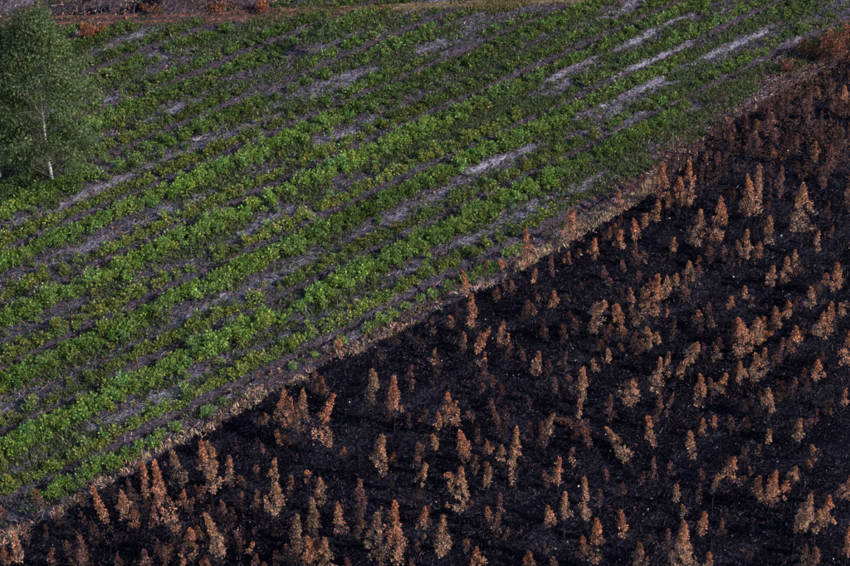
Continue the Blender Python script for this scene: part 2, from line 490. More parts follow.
leafy_tree('eucalyptus_tree', 54, 187, 3, 128, 'tall leafy grey-green tree with white trunk at the left edge', 200, (0.058, 0.088, 0.033), 3, per=195, lean=-0.012, low=0.12, trunk_col=(0.48, 0.46, 0.42))
leafy_tree('eucalyptus_tree', 0, 176, 6, 100, 'dark leafy tree cut by the left edge behind the white-trunked tree', 150, (0.042, 0.066, 0.026), 11, per=165, lean=0.02, low=0.08)
leafy_tree('young_tree', 323, 58, 15, 30, 'slender young tree with thin pale trunk and sparse crown beyond the rows', 26, (0.055, 0.085, 0.035), 21, per=60, low=0.35, top_narrow=0.9, trunk_col=(0.30, 0.28, 0.25))

# ------------------------------------------------------------------ bushes: a mound of leaf clumps on short stems
def bush_mesh(name, rad, hgt, n, lc, seed, leaf=0.2, clumps=14, spread=0.28, hues=0.25, dead=0.0, stem_col=(0.07, 0.05, 0.04), upright=0.5):
    rg = np.random.default_rng(seed)
    ca = rg.uniform(0, 2 * math.pi, clumps); cr = rad * 0.75 * np.sqrt(rg.uniform(0, 1, clumps))
    cz = hgt * (0.30 + 0.62 * rg.uniform(0, 1, clumps) * (1 - 0.55 * (cr / rad) ** 2))
    C = np.stack([np.cos(ca) * cr, np.sin(ca) * cr, cz], -1)
    k = rg.integers(0, clumps, n)
    g = unit(rg.normal(size=(n, 3))) * (rg.uniform(0, 1, (n, 1)) ** 0.45)
    p = C[k] + g * np.array([rad * spread * 1.25, rad * spread * 1.25, hgt * spread])
    p[:, 2] = np.maximum(p[:, 2], 0.03)
    d = g + np.array([0, 0, upright]) + rg.normal(size=(n, 3)) * 0.35
    L = leaf * rg.uniform(0.65, 1.35, n)
    v, f = leaves(p, d, L, L * rg.uniform(0.5, 0.75, n), 0.22, rg)
    tint = (1 + hues * rg.normal(size=(clumps, 1))) * np.stack([1 + 0.12 * rg.normal(size=clumps), np.ones(clumps), 1 + 0.12 * rg.normal(size=clumps)], -1)
    c = np.array(lc) * np.clip(tint, 0.4, 1.8)[k] * rg.uniform(0.65, 1.4, (n, 1))
    if dead:
        q = rg.uniform(size=n) < dead
        c[q] = np.array([0.17, 0.09, 0.04]) * rg.uniform(0.6, 1.4, (q.sum(), 1))
    st_v, st_f = sticks(np.stack([C[:, 0] * 0.15, C[:, 1] * 0.15, np.full(clumps, -0.06)], -1), C, 0.022, 0.008)
    V_, F_, C_ = join([(v, f, np.repeat(np.clip(c, 0, 1), 4, 0)), (st_v, st_f, stem_col)])
    return V_, F_, C_

def place_bush(name, bx, by, wpx, hpx, lc, seed, label, mat, n=500, leaf=0.2, cat='bush', **kw):
    x, y = [float(a) for a in ground_at(bx, by)]
    dist = math.sqrt(x * x + y * y + CAM_H ** 2)
    rad = wpx * dist / F_PX / 2
    h = float(height_for(x, y, by - hpx))
    v, f, c = bush_mesh(name, rad, h, n, lc, seed, leaf, **kw)
    o = new_obj(name, np_mesh(name, v, f, c), mat, label=label, category=cat)
    o.location = (x, y, float(relief(x, y)))
    return o

RED = (0.24, 0.085, 0.045)
place_bush('dry_bush', 89, 40, 17, 15, RED, 1, 'round rust-red dry bush just below the dirt track at upper left', M_SCORCH, 420, 0.18)
place_bush('dry_bush', 103, 37, 10, 10, RED, 2, 'small rust-red dry bush right of the round one below the track', M_SCORCH, 200, 0.2)
place_bush('dry_bush', 262, 13, 13, 12, (0.26, 0.10, 0.05), 3, 'orange-red dry bush at the far bend of the dirt track', M_SCORCH, 300, 0.22)
place_bush('dry_bush', 150, 13, 24, 6, (0.16, 0.075, 0.045), 4, 'low brown dry bush on the far side of the dirt track', M_SCORCH, 320, 0.2)
place_bush('dry_bush', 216, 11, 22, 6, (0.18, 0.08, 0.045), 5, 'low reddish dry bush on the far verge left of the track bend', M_SCORCH, 300, 0.2)
REDB = (0.15, 0.062, 0.045)
place_bush('dry_bush', 829, 60, 34, 27, REDB, 7, 'broad red-brown scorched bush at the upper end of the burn limit', M_SCORCH, 1100, 0.22, clumps=26, spread=0.2)
place_bush('dry_bush', 850, 50, 24, 27, (0.21, 0.075, 0.048), 8, 'bright red-brown scorched bush cut by the right edge near the top', M_SCORCH, 800, 0.22, clumps=20, spread=0.22)
place_bush('dry_bush', 806, 56, 20, 16, (0.12, 0.06, 0.04), 9, 'dull brown scorched bush left of the broad red-brown one', M_SCORCH, 500, 0.2, clumps=18, dead=0.2)
place_bush('dry_bush', 786, 72, 16, 10, (0.13, 0.06, 0.045), 10, 'low brown scorched bush on the burn limit near the top right', M_SCORCH, 320, 0.2)

# ------------------------------------------------------------------ green shrubs in rows
DG = (0.050, 0.085, 0.028)
place_bush('green_bush', 20, 192, 26, 20, DG, 31, 'dark green bush left of the white trunk at the tall tree', M_TREE, 700, 0.2, clumps=18)
place_bush('green_bush', 42, 196, 24, 15, (0.07, 0.115, 0.034), 32, 'mid green bush just below the white trunk', M_TREE, 600, 0.19, clumps=16)
place_bush('green_bush', 4, 205, 24, 16, (0.06, 0.09, 0.03), 33, 'dark green bush cut by the left edge below the tall tree', M_TREE, 600, 0.19, clumps=16)
place_bush('green_bush', 74, 190, 22, 15, (0.075, 0.11, 0.038), 34, 'olive green bush right of the white trunk', M_TREE, 520, 0.19, clumps=14)
LUSH = (0.152, 0.228, 0.050)
OLIVE = (0.178, 0.215, 0.050)
PROTO = []
for i in range(10):
    PROTO.append(bush_mesh('shrub', 0.52, 0.80 + 0.16 * (i % 3), 140, LUSH, 100 + i, 0.17, clumps=11, spread=0.30, hues=0.22, dead=0.002))
for i in range(7):
    PROTO.append(bush_mesh('shrub', 0.46, 0.62 + 0.12 * (i % 3), 105, OLIVE, 200 + i, 0.155, clumps=9, spread=0.28, hues=0.22, dead=0.006))
FARP = [bush_mesh('shrub', 0.52, 0.75, 75, LUSH if i % 2 else (0.15, 0.19, 0.058), 300 + i, 0.20, clumps=9, spread=0.30, hues=0.25, dead=0.02) for i in range(8)]

def lushness(px, py):
    """how thick the green stands, from the photograph: thick at the middle left, thin along the top and by the burn limit"""
    g = 0.74 + 0.26 * sstep(60, 170, py) * (1 - sstep(430, 560, px))
    g = g - 0.18 * (1 - sstep(15, 75, py)) + 0.15 * sstep(600, 700, px) * (1 - sstep(30, 80, py))
    b = -below(px, py)
    near = 15 + 32 * sstep(480, 600, px) + 14 * (1 - sstep(0, 120, px))
    g = g * sstep(near * 0.45, near * 1.25, b)
    return g

pts = []
vmin = float(to_uv(*ground_at(850, 566))[1]) - 10
vmax = float(to_uv(*ground_at(-60, -30))[1]) + 5
k0, k1 = int((V0 - vmax) / PERIOD) - 1, int((V0 - vmin) / PERIOD) + 1
for k in range(k0, k1):
    for lane, (phs, sp, kind) in enumerate(((0.20, 0.56, 0), (0.285, 0.56, 0), (0.37, 0.75, 0), (0.865, 0.50, 1), (0.80, 0.95, 1), (0.70, 3.0, 2), (0.50, 2.6, 2))):
        vv = V0 - (k + phs) * PERIOD
        u = np.arange(-140, 200, sp) + rng.uniform(-0.3, 0.3)
        u = u + rng.normal(0, 0.22, len(u))
        v = vv + rng.normal(0, 0.13, len(u))
        x, y = to_xy(u, v)
        m = y * CP + CAM_H * SP > 40
        x, y, u, v = x[m], y[m], u[m], v[m]
        px, py = to_px(x, y)
        m = (px > -45) & (px < 895) & (py > -22) & (py < 600)
        x, y, u, v, px, py = x[m], y[m], u[m], v[m], px[m], py[m]
        dens = lushness(px, py)
        gap = fbm(u * 0.11, v * 0.35, 61)
        thr = dens * (0.95 if kind == 0 else 0.9) + (gap - 0.5) * 1.5
        keep = (thr > rng.uniform(0.35, 0.72, len(u))) & (dens > 0.1)
        keep &= pale_at(px, py) < 0.45
        keep &= (np.abs(py - track_y(px)) > np.where(px > 280, 3, 5)) | (px > 620)
        keep &= ~((py < track_y(px)) & (px < 275))
        keep &= ~((np.abs(px - 54) < 3) & (np.abs(py - 184) < 3))
        for j in np.nonzero(keep)[0]:
            pts.append((x[j], y[j], px[j], py[j], kind, k, u[j], dens[j]))
print('shrubs', len(pts))
def shrub_style(p):
    x, y, px, py, kind, k, u, dn = p
    far = py < 120 or px > 560
    kk = kind
    if kind == 2: kk = 1 if rng.uniform() < 0.6 else 0
    s = (0.55 + 0.65 * rng.uniform() ** 0.8) * (0.72 + 0.32 * dn) * (0.72 if kind == 2 else 1.0)
    patch = fbm(np.array([u * 0.07]), np.array([k * 1.7]), 77)[0]
    br = (0.45 + 1.05 * patch) * (1.0 if not far else 0.72) * rng.uniform(0.8, 1.2)
    hue = np.array([br * rng.uniform(0.78, 1.1), br, br * rng.uniform(0.7, 1.35)])
    return kk, s, hue, far
styles = [shrub_style(p) for p in pts]
# those that show largest in the photograph become individuals, the rest one stand
def shown(i):
    x, y, px, py = pts[i][:4]
    inside = 4 < px < 846 and 6 < py < 562
    return (styles[i][1] / math.sqrt(x * x + y * y + CAM_H ** 2)) * (1 if inside else 0.01) * (0.3 if pts[i][4] == 2 else 1) * (0.45 if (px < 100 and py < 190) else 1)
order = sorted(range(len(pts)), key=lambda i: -shown(i))
IND = set(order[:300])
proto_me = [np_mesh('leafy_shrub', *P) for P in PROTO]
ORD = ['zeroth', 'first', 'second', 'third', 'fourth', 'fifth', 'sixth', 'seventh', 'eighth', 'ninth', 'tenth', 'eleventh', 'twelfth', 'thirteenth', 'fourteenth', 'fifteenth',
       'sixteenth', 'seventeenth', 'eighteenth', 'nineteenth']
TENS = {2: 'twent', 3: 'thirt', 4: 'fort', 5: 'fift', 6: 'sixt', 7: 'sevent', 8: 'eight', 9: 'ninet'}
def ordinal(n):
    if n < 20: return ORD[n]
    if n >= 100: return 'hundred-' + ('th' if n == 100 else ordinal(n - 100))
    t, r = divmod(n, 10)
    return TENS[t] + ('ieth' if r == 0 else 'y-' + ORD[r])
# rows are counted upward from the dry grass along the left edge of the photograph
ks = sorted({(pts[i][5], 0 if pts[i][4] == 0 else 1) for i in IND}, key=lambda a: -(a[0] + (0.25 if a[1] == 0 else 0.85)))
row_no = {a: n + 1 for n, a in enumerate(ks)}
count = {}
for i in sorted(IND, key=lambda i: pts[i][2]):
    x, y, px, py, kind, k, u, dn = pts[i]
    kk, s, hue, far = styles[i]
    pi = int(rng.integers(0, 10)) if kk == 0 else 10 + int(rng.integers(0, 7))
    o = new_obj('leafy_shrub', proto_me[pi], M_GREEN)
    o.location = (x, y, float(relief(x, y)) - 0.02)
    o.rotation_euler = (0, 0, rng.uniform(0, 6.28))
    o.scale = (s, s, s * rng.uniform(0.85, 1.2))
    o.color = (*[float(c) for c in hue], 1)
    a = (k, 0 if kind == 0 else 1)
    count[a] = count.get(a, 0) + 1
    size = 'big' if s > 1.05 else ('small' if s < 0.8 else 'bushy')
    tone = ('deep green' if hue[1] < 0.95 else 'bright green') if kk == 0 else ('olive green' if hue[1] < 0.95 else 'yellow-green')
    o['label'] = f'{size} {tone} shrub, {ordinal(count[a])} from left in {ordinal(row_no[a])} row above the dry grass'
    o['category'] = 'shrub'
    o['group'] = 'green shrubs planted in rows'
V_, F_, C_ = [], [], []; off = 0
for i in order[300:]:
    x, y, px, py, kind, k, u, dn = pts[i]
    kk, s, hue, far = styles[i]
    if py < 110: P = FARP[int(rng.integers(0, 8))]
    else: P = PROTO[int(rng.integers(0, 10)) if kk == 0 else 10 + int(rng.integers(0, 7))]
    a = rng.uniform(0, 6.28); ca, sa = math.cos(a), math.sin(a)
    v = P[0] * s
    w = np.stack([v[:, 0] * ca - v[:, 1] * sa + x, v[:, 0] * sa + v[:, 1] * ca + y, v[:, 2] + float(relief(x, y)) - 0.02], -1)
    V_.append(w); F_.append(P[1] + off); C_.append(np.clip(P[2] * hue, 0, 1)); off += len(w)
sm = np_mesh('shrub_rows', np.concatenate(V_), np.concatenate(F_), np.concatenate(C_))
new_obj('shrub_rows', sm, M_GREEN, kind='stuff', label='rows of leafy green shrubs across the unburnt field', category='shrubs')
print('shrub stuff faces', len(sm.polygons))

# ------------------------------------------------------------------ scorched saplings, traced from the photograph
# (tip x, tip y, crown bottom y, crown width, tone[, crown bottom x])   tones: o rust-orange, t tan, g grey-tan, r dim red-brown, d dark brown
TREES = """
686 162 205 13 o;804 88 130 16 r;829 94 115 10 r;842 86 108 9 o;786 90 118 12 d;774 100 118 10 d;770 115 138 20 r;730 122 136 12 r;729 145 158 12 d;717 155 169 8 r
718 90 103 13 d;813 140 158 7 o;794 140 155 8 r;834 130 166 16 d;848 124 146 10 r;848 160 200 9 o;816 112 138 12 d;752 128 150 14 r;700 140 156 12 d;742 108 124 12 d
574 208 240 16 o;618 192 208 10 o;659 162 196 15 o;676 176 200 10 o;666 192 207 8 t;656 202 220 9 o;643 210 224 9 o;633 221 240 10 o;619 228 246 7 o;608 229 236 6 r
630 178 189 7 r;641 176 187 7 r;678 190 204 8 r;693 209 244 14 t;714 194 238 14 o 711;740 175 210 14 o;755 166 211 11 t;778 170 196 10 r;793 185 231 20 t 797;767 215 240 12 t
743 231 256 11 t;732 239 263 8 r;721 249 259 6 r;709 250 263 9 r;686 263 283 10 t;697 265 281 7 r;770 264 283 9 t;783 255 280 10 t;793 250 266 7 t;818 233 251 8 t
829 228 240 5 r;834 261 286 11 o;822 274 289 8 t;847 173 203 9 r;700 168 192 8 d;820 172 186 8 d;755 229 239 5 d;527 234 266 10 o;590 240 259 10 o;669 239 253 8 o
552 258 275 6 r;535 269 284 7 o;576 258 264 5 r;540 294 304 6 r;552 293 309 8 o;528 302 313 7 r;565 294 301 6 d;580 283 291 6 d;606 276 285 6 r;638 272 280 5 r
643 256 263 7 r;574 322 336 6 r;563 332 339 6 d;589 320 337 7 t;602 302 338 18 t;614 302 331 11 o;628 292 309 8 t;632 310 321 9 g;641 286 313 13 t;653 278 315 16 o
665 278 295 10 t;675 276 287 7 t;670 318 337 8 d;656 330 340 7 t;644 329 346 10 t;512 277 291 6 r;695 310 321 6 o;707 304 312 5 r;730 293 306 6 o;743 284 295 7 t
808 288 305 10 t;787 299 313 8 o;774 306 325 11 o;762 314 326 8 o;751 315 337 10 t;730 319 358 16 o;716 333 353 9 r;790 322 349 12 o;777 338 359 6 r;815 313 339 11 t
829 305 331 11 o;839 303 315 7 t;849 298 306 6 o;844 333 361 13 o;802 328 336 5 d;692 344 371 12 t;702 345 359 5 r;681 362 373 5 r;751 352 379 13 t;763 349 363 6 t
737 357 379 9 t;723 373 387 8 o;711 379 393 8 r;698 374 405 9 o;814 362 377 9 o;804 369 378 5 r;793 378 391 7 r;767 388 411 11 t;500 260 268 7 o;462 271 291 8 o
484 262 279 6 r;474 296 327 9 o 471;488 327 359 11 o;501 322 346 9 o;459 328 336 4 r;463 333 347 5 o;508 280 293 6 r;535 351 372 9 t;522 356 368 4 r;606 351 364 7 t
619 344 351 6 r;641 338 356 7 r;648 334 348 6 t;593 360 376 7 t;579 369 400 13 t;567 376 389 8 r;629 374 402 17 t;655 361 391 10 t;667 355 372 7 t;678 360 375 9 t
657 397 420 8 r;670 393 413 7 r;642 416 446 9 o 651;579 404 418 6 t;553 416 434 6 t;587 433 447 8 r;540 424 444 8 r 543;527 426 442 8 r;514 433 482 12 t;528 396 405 6 d
553 380 393 4 r;436 351 363 7 t;437 364 376 9 d;408 366 387 8 r;394 375 413 14 o;370 354 362 4 r;381 352 363 5 d;450 395 425 12 o;438 411 428 6 o;426 411 425 5 r
380 436 474 14 t;336 397 444 14 o;420 443 456 8 t;434 437 450 6 t;460 427 459 13 o 463;449 435 443 4 t;465 408 417 8 r 471;480 385 393 5 r;493 379 388 4 r;491 411 430 6 r
505 407 422 6 d;479 431 442 6 d;487 447 453 6 r;501 443 461 7 t;410 418 427 6 d;369 417 423 5 r;777 391 399 5 r;741 400 408 5 r;751 399 409 7 d;844 392 407 7 o
796 418 437 9 t;806 415 425 7 r;783 426 433 5 r;767 433 441 5 t;715 417 427 6 o;701 421 433 6 o;727 415 423 5 d;688 432 456 9 t 692;729 454 473 13 o;744 448 461 9 d
810 446 461 6 o;822 438 445 5 d;755 445 453 5 r;791 463 477 9 t;338 340 353 8 o;315 377 392 6 r;288 390 424 16 o;302 388 430 14 t;280 434 443 7 o;263 442 453 7 r
284 447 453 6 o;203 440 474 10 o 209;5 504 521 6 r;40 491 509 8 r;21 533 562 6 t;99 485 529 9 o 111;143 465 506 12 o 152;131 481 514 8 d 136;124 491 518 11 t;114 481 494 5 d
154 505 522 7 r;161 463 531 17 o 176;173 454 483 12 g 180;185 491 505 7 o;202 487 496 7 r;217 451 491 13 t 214;87 538 568 10 r;79 550 568 8 r;71 543 554 5 r;54 549 568 6 r
163 533 539 5 o;147 551 568 7 r;165 550 568 9 r;84 494 506 5 r;67 498 505 5 r;231 458 485 8 t;258 467 476 6 r;276 463 492 9 t;278 488 512 18 t;194 529 554 12 o
211 516 558 13 t 221;258 492 508 7 t;243 493 508 5 r;222 501 514 10 r;228 531 542 7 d;239 529 544 7 r;312 504 540 12 g;297 516 548 10 g;313 541 570 12 o;326 539 570 12 t
308 472 484 7 o;321 478 502 11 t;288 547 562 8 r;252 543 552 5 o;184 559 570 6 t;256 561 570 6 r;290 481 498 5 r;338 505 522 8 o;192 503 514 6 r;245 478 484 8 r
426 467 492 9 t;426 455 464 4 r;417 458 469 6 r;460 461 508 15 t;445 473 491 8 o 449;474 457 472 7 r;488 462 484 7 t;359 480 516 10 r;343 505 528 9 t;397 505 550 19 o
381 515 556 17 g;424 509 534 8 t;414 520 528 4 r;442 512 552 11 t;434 527 542 8 d;448 537 548 5 t;500 493 514 6 r;488 508 520 6 o;495 514 534 10 r;471 502 514 8 d
477 548 570 10 o;419 493 508 4 r;358 526 536 8 d;415 541 550 6 d;383 555 570 7 r;506 531 540 5 d;557 457 481 7 o;546 471 484 7 r;572 451 465 6 t;577 480 516 8 t 584
604 474 485 6 r;599 492 504 5 r;563 492 524 10 t;549 507 534 11 t;592 519 562 12 o;580 537 558 8 o;618 511 536 8 o 623;638 543 570 13 t;648 540 550 6 r;674 519 570 17 t
675 483 498 5 t;661 504 511 4 r;639 481 487 4 r;552 557 570 6 r;607 519 528 4 d;715 471 486 7 t;702 471 479 5 r;756 474 496 9 o;768 471 502 15 o;780 477 495 9 o
742 478 488 6 r;701 511 532 10 o;682 527 560 9 o;801 495 528 11 t;823 495 524 11 o;812 507 528 12 t;848 469 498 10 o;838 485 497 7 r;845 527 554 10 o;798 545 570 13 d
812 549 566 7 r;707 558 570 9 o;373 372 402 16 g;622 262 276 4 r;655 415 425 5 d;720 500 507 4 d;640 470 480 5 d
"""
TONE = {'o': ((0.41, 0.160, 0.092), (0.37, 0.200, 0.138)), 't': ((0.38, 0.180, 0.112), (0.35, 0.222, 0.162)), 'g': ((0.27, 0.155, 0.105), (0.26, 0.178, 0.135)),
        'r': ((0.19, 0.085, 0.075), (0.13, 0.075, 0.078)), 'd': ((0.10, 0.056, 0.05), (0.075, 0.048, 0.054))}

def sapling_parts(H, clear, rad, tone, seed, lean=(0.0, 0.0), dens=1.0):
    """trunk and crown meshes of a scorched sapling: H tall, crown from clear to H, greatest radius rad"""
    rg = np.random.default_rng(seed)
    ch = H - clear
    bend = rg.normal(0, 0.10, 2) * H if rg.uniform() < 0.2 else np.zeros(2)
    def ax(z):
        t = np.clip(np.asarray(z) / H, 0, 1.05)
        b = np.clip((t - clear / H * 0.5), 0, 1)
        w = np.sin(np.clip(t, 0, 1) * math.pi)
        return np.stack([lean[0] * b * 1.0 + 0.05 * np.sin(t * 6 + seed) + bend[0] * w, lean[1] * b + 0.05 * np.cos(t * 5 + seed) + bend[1] * w, np.asarray(z, float)], -1)
    zt = np.linspace(-0.12, H * 0.95, 9)
    path = ax(zt)
    v, f = tube(path, (0.016 + 0.0085 * H) * (1 - 0.85 * np.linspace(0, 1, 9)), 5)
    tv = [(v, f, np.array([0.013, 0.011, 0.013]))]
    # limbs, bare and charred below the crown
    nb = int(6 + H * 3.2)
    zb = rg.uniform(clear * 0.35, H * 0.93, nb)
    an = rg.uniform(0, 6.283, nb)
    tt = np.clip((zb - clear) / ch, -0.5, 1)
    rl = rad * np.where(tt > 0, 1.05 * (1 - tt) ** 0.8 + 0.08, 0.75) * rg.uniform(0.5, 1.0, nb)
    p = ax(zb); q = p + np.stack([np.cos(an) * rl, np.sin(an) * rl, rl * rg.uniform(0.4, 1.2, nb)], -1)
    v, f = sticks(p, q, 0.016, 0.006)
    cc = np.repeat(np.array([[0.045, 0.030, 0.034]]) * rg.uniform(0.4, 1.8, (nb, 1)), 6, 0)
    tv.append((v, f, cc))
    tv = join(tv)
    # crown: leaf clumps up a spiral, loose and gappy towards the bottom
    ncl = int(np.clip(ch * 13 * dens * (0.7 + rad * 0.6), 9, 80))
    shape = rg.uniform(0.08, 0.26); lob = rg.uniform(0, 6.283); gap_t = rg.uniform(0.1, 0.55); gap_a = rg.uniform(0, 6.283); form = rg.uniform()
    LV, LF, LC = [], [], []; off = 0
    top, bot = np.array(TONE[tone][0]), np.array(TONE[tone][1])
    for i in range(ncl):
        t = (i + rg.uniform(0, 1)) / ncl
        if t < 0.45 and rg.uniform() < 0.25: continue
        if form < 0.12 and math.cos(i * 2.39996 - lob) < -0.3: continue
        if 0.14 < form < 0.20 and t < 0.3: continue
        if abs(t - gap_t) < 0.09 and math.cos(i * 2.39996 - gap_a) > -0.1: continue
        prof = (t / shape) ** 0.6 if t < shape else ((1 - t) / (1 - shape)) ** 1.0
        rr = rad * (0.02 + 0.98 * prof)
        a = i * 2.39996 + rg.uniform(-0.6, 0.6)
        r_ = rr * rg.uniform(0.15, 1.35) ** 0.7 * (1 + 0.35 * math.cos(a - lob))
        c0 = ax(clear + ch * t * 0.97)
        c0 = c0 + np.array([math.cos(a) * r_, math.sin(a) * r_, 0.0])
        cs = (0.075 + 0.17 * rad * (1 - 0.6 * t)) * (1.15 - 0.5 * t) * rg.uniform(0.6, 1.4)
        n = int(rg.uniform(24, 46) * (0.75 + 0.8 * min(cs, 0.5)))
        g = unit(rg.normal(size=(n, 3))) * rg.uniform(0, 1, (n, 1)) ** 0.5
        pz = c0 + g * np.array([cs, cs, cs * 1.25])
        d = g + np.array([0, 0, 0.25]) + rg.normal(size=(n, 3)) * 0.4
        L = rg.uniform(0.09, 0.19, n)
        v, f = leaves(pz, d, L, L * rg.uniform(0.4, 0.6, n), 0.2, rg)
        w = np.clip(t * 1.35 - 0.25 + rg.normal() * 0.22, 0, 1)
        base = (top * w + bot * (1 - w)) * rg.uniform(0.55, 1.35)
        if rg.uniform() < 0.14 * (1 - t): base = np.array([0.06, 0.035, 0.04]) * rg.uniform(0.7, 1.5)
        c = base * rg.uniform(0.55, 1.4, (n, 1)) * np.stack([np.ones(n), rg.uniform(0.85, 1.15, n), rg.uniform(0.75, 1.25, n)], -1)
        LV.append(v); LF.append(f + off); LC.append(np.repeat(np.clip(c, 0, 1), 4, 0)); off += len(v)
    if ch > 2.0 and rg.uniform() < 0.45:
        a2 = rg.uniform(0, 6.283); o2 = rad * rg.uniform(0.7, 1.15); h2 = ch * rg.uniform(0.35, 0.75)
        n = int(60 * min(h2, 2.2))
        tz = rg.uniform(0, 1, n) ** 1.3
        pz = ax(clear + h2 * tz) + np.stack([np.full(n, math.cos(a2) * o2), np.full(n, math.sin(a2) * o2), np.zeros(n)], -1) + rg.normal(size=(n, 3)) * (0.03 + 0.20 * rad * (1 - tz))[:, None]
        L = rg.uniform(0.09, 0.19, n)
        v, f = leaves(pz, np.array([0, 0, 0.6]) + rg.normal(size=(n, 3)) * 0.6, L, L * 0.5, 0.2, rg)
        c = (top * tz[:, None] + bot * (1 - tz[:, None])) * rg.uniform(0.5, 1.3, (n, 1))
        LV.append(v); LF.append(f + off); LC.append(np.repeat(np.clip(c, 0, 1), 4, 0)); off += len(v)
    # the leader
    n = 14
    z = H - ch * 0.13 * rg.uniform(0, 1, n)
    pz = ax(z) + rg.normal(size=(n, 3)) * 0.035
    v, f = leaves(pz, np.array([0, 0, 1.0]) + rg.normal(size=(n, 3)) * 0.45, rg.uniform(0.12, 0.22, n), rg.uniform(0.05, 0.09, n), 0.2, rg)
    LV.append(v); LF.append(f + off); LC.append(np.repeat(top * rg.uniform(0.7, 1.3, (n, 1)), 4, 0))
    return tv, (np.concatenate(LV), np.concatenate(LF), np.concatenate(LC))

recs = []
for line in TREES.strip().splitlines():
    for ent in line.split(';'):
        e = ent.split()
        if e: recs.append((float(e[0]), float(e[1]), float(e[2]), float(e[3]), e[4], float(e[5]) if len(e) > 5 else None))
recs = sorted(recs, key=lambda r: -(r[2] - r[1]) * r[3])[:300]
print('saplings', len(recs))
SAP = []
for i, (tx, ty, cb, w, tone, bxp) in enumerate(recs[:300]):
    cl = cb - ty
    thick = below(tx, cb) < 14 or (tx > 690 and ty < 175)
    stem = cl * (0.22 if thick else rng.uniform(0.25, 0.5)) + 2
    if cl < 14 and not thick: stem = cl * rng.uniform(0.3, 0.6) + 2
    bx = (tx if bxp is None else bxp + (bxp - tx) * 0.4)
    by = cb + stem
    x, y = [float(a) for a in ground_at(bx, by)]
    dist = math.sqrt(x * x + y * y + CAM_H ** 2)
    H = float(height_for(x, y, ty)); clear = float(height_for(x, y, cb))
    rad = w * dist / F_PX / 2 * 1.25
    lean = ((tx - bx) * dist / F_PX + rng.normal() * 0.14, rng.normal() * 0.25)
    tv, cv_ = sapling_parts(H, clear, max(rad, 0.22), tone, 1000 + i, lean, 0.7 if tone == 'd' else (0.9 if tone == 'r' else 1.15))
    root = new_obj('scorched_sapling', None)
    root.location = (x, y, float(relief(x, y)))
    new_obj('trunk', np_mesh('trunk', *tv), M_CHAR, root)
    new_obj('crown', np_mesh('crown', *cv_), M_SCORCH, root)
    SAP.append((root, tx, ty, cb, w, tone, bxp, H, bx, by))

def zone(tx, by, cb):
    if below(tx, cb) < 16 and tx < 690: return 'beside the dry grass strip'
    if tx > 690 and by < 205: return 'in brown thicket at upper right'
    if tx < 345: return 'in the crowded lower left'
    if by > 470: return 'near the bottom edge' if tx < 600 else 'in the dark lower right'
    if tx < 520: return 'on black slope left of centre'
    if tx < 690: return 'on black slope right of centre'
    return 'on the black slope at right'
TN = {'o': 'rust-orange', 't': 'tan-brown', 'g': 'grey-tan', 'r': 'dull red-brown', 'd': 'dark brown'}
byl = {}
for s in SAP:
    root, tx, ty, cb, w, tone, bxp, H, bx, by = s
    size = 'tall' if H > 5.0 else ('medium' if H > 3.0 else 'small')
    shp = 'leaning' if bxp is not None and abs(bxp - tx) > 4 else ('broad' if w / (cb - ty) > 0.55 else ('slender' if w / (cb - ty) < 0.36 else ''))
    lb = ' '.join(f'{size} {shp} {TN[tone]} scorched sapling {zone(tx, by, cb)}'.split())
    byl.setdefault(lb, []).append(s)
for lb, ss in byl.items():
    ss.sort(key=lambda s: s[1])
    for n, s in enumerate(ss):
        r = s[0]
        r['label'] = lb if len(ss) == 1 else f'{lb}, {ordinal(n + 1)} from left'
        r['category'] = 'tree'
        r['group'] = 'scorched saplings on the burnt slope'

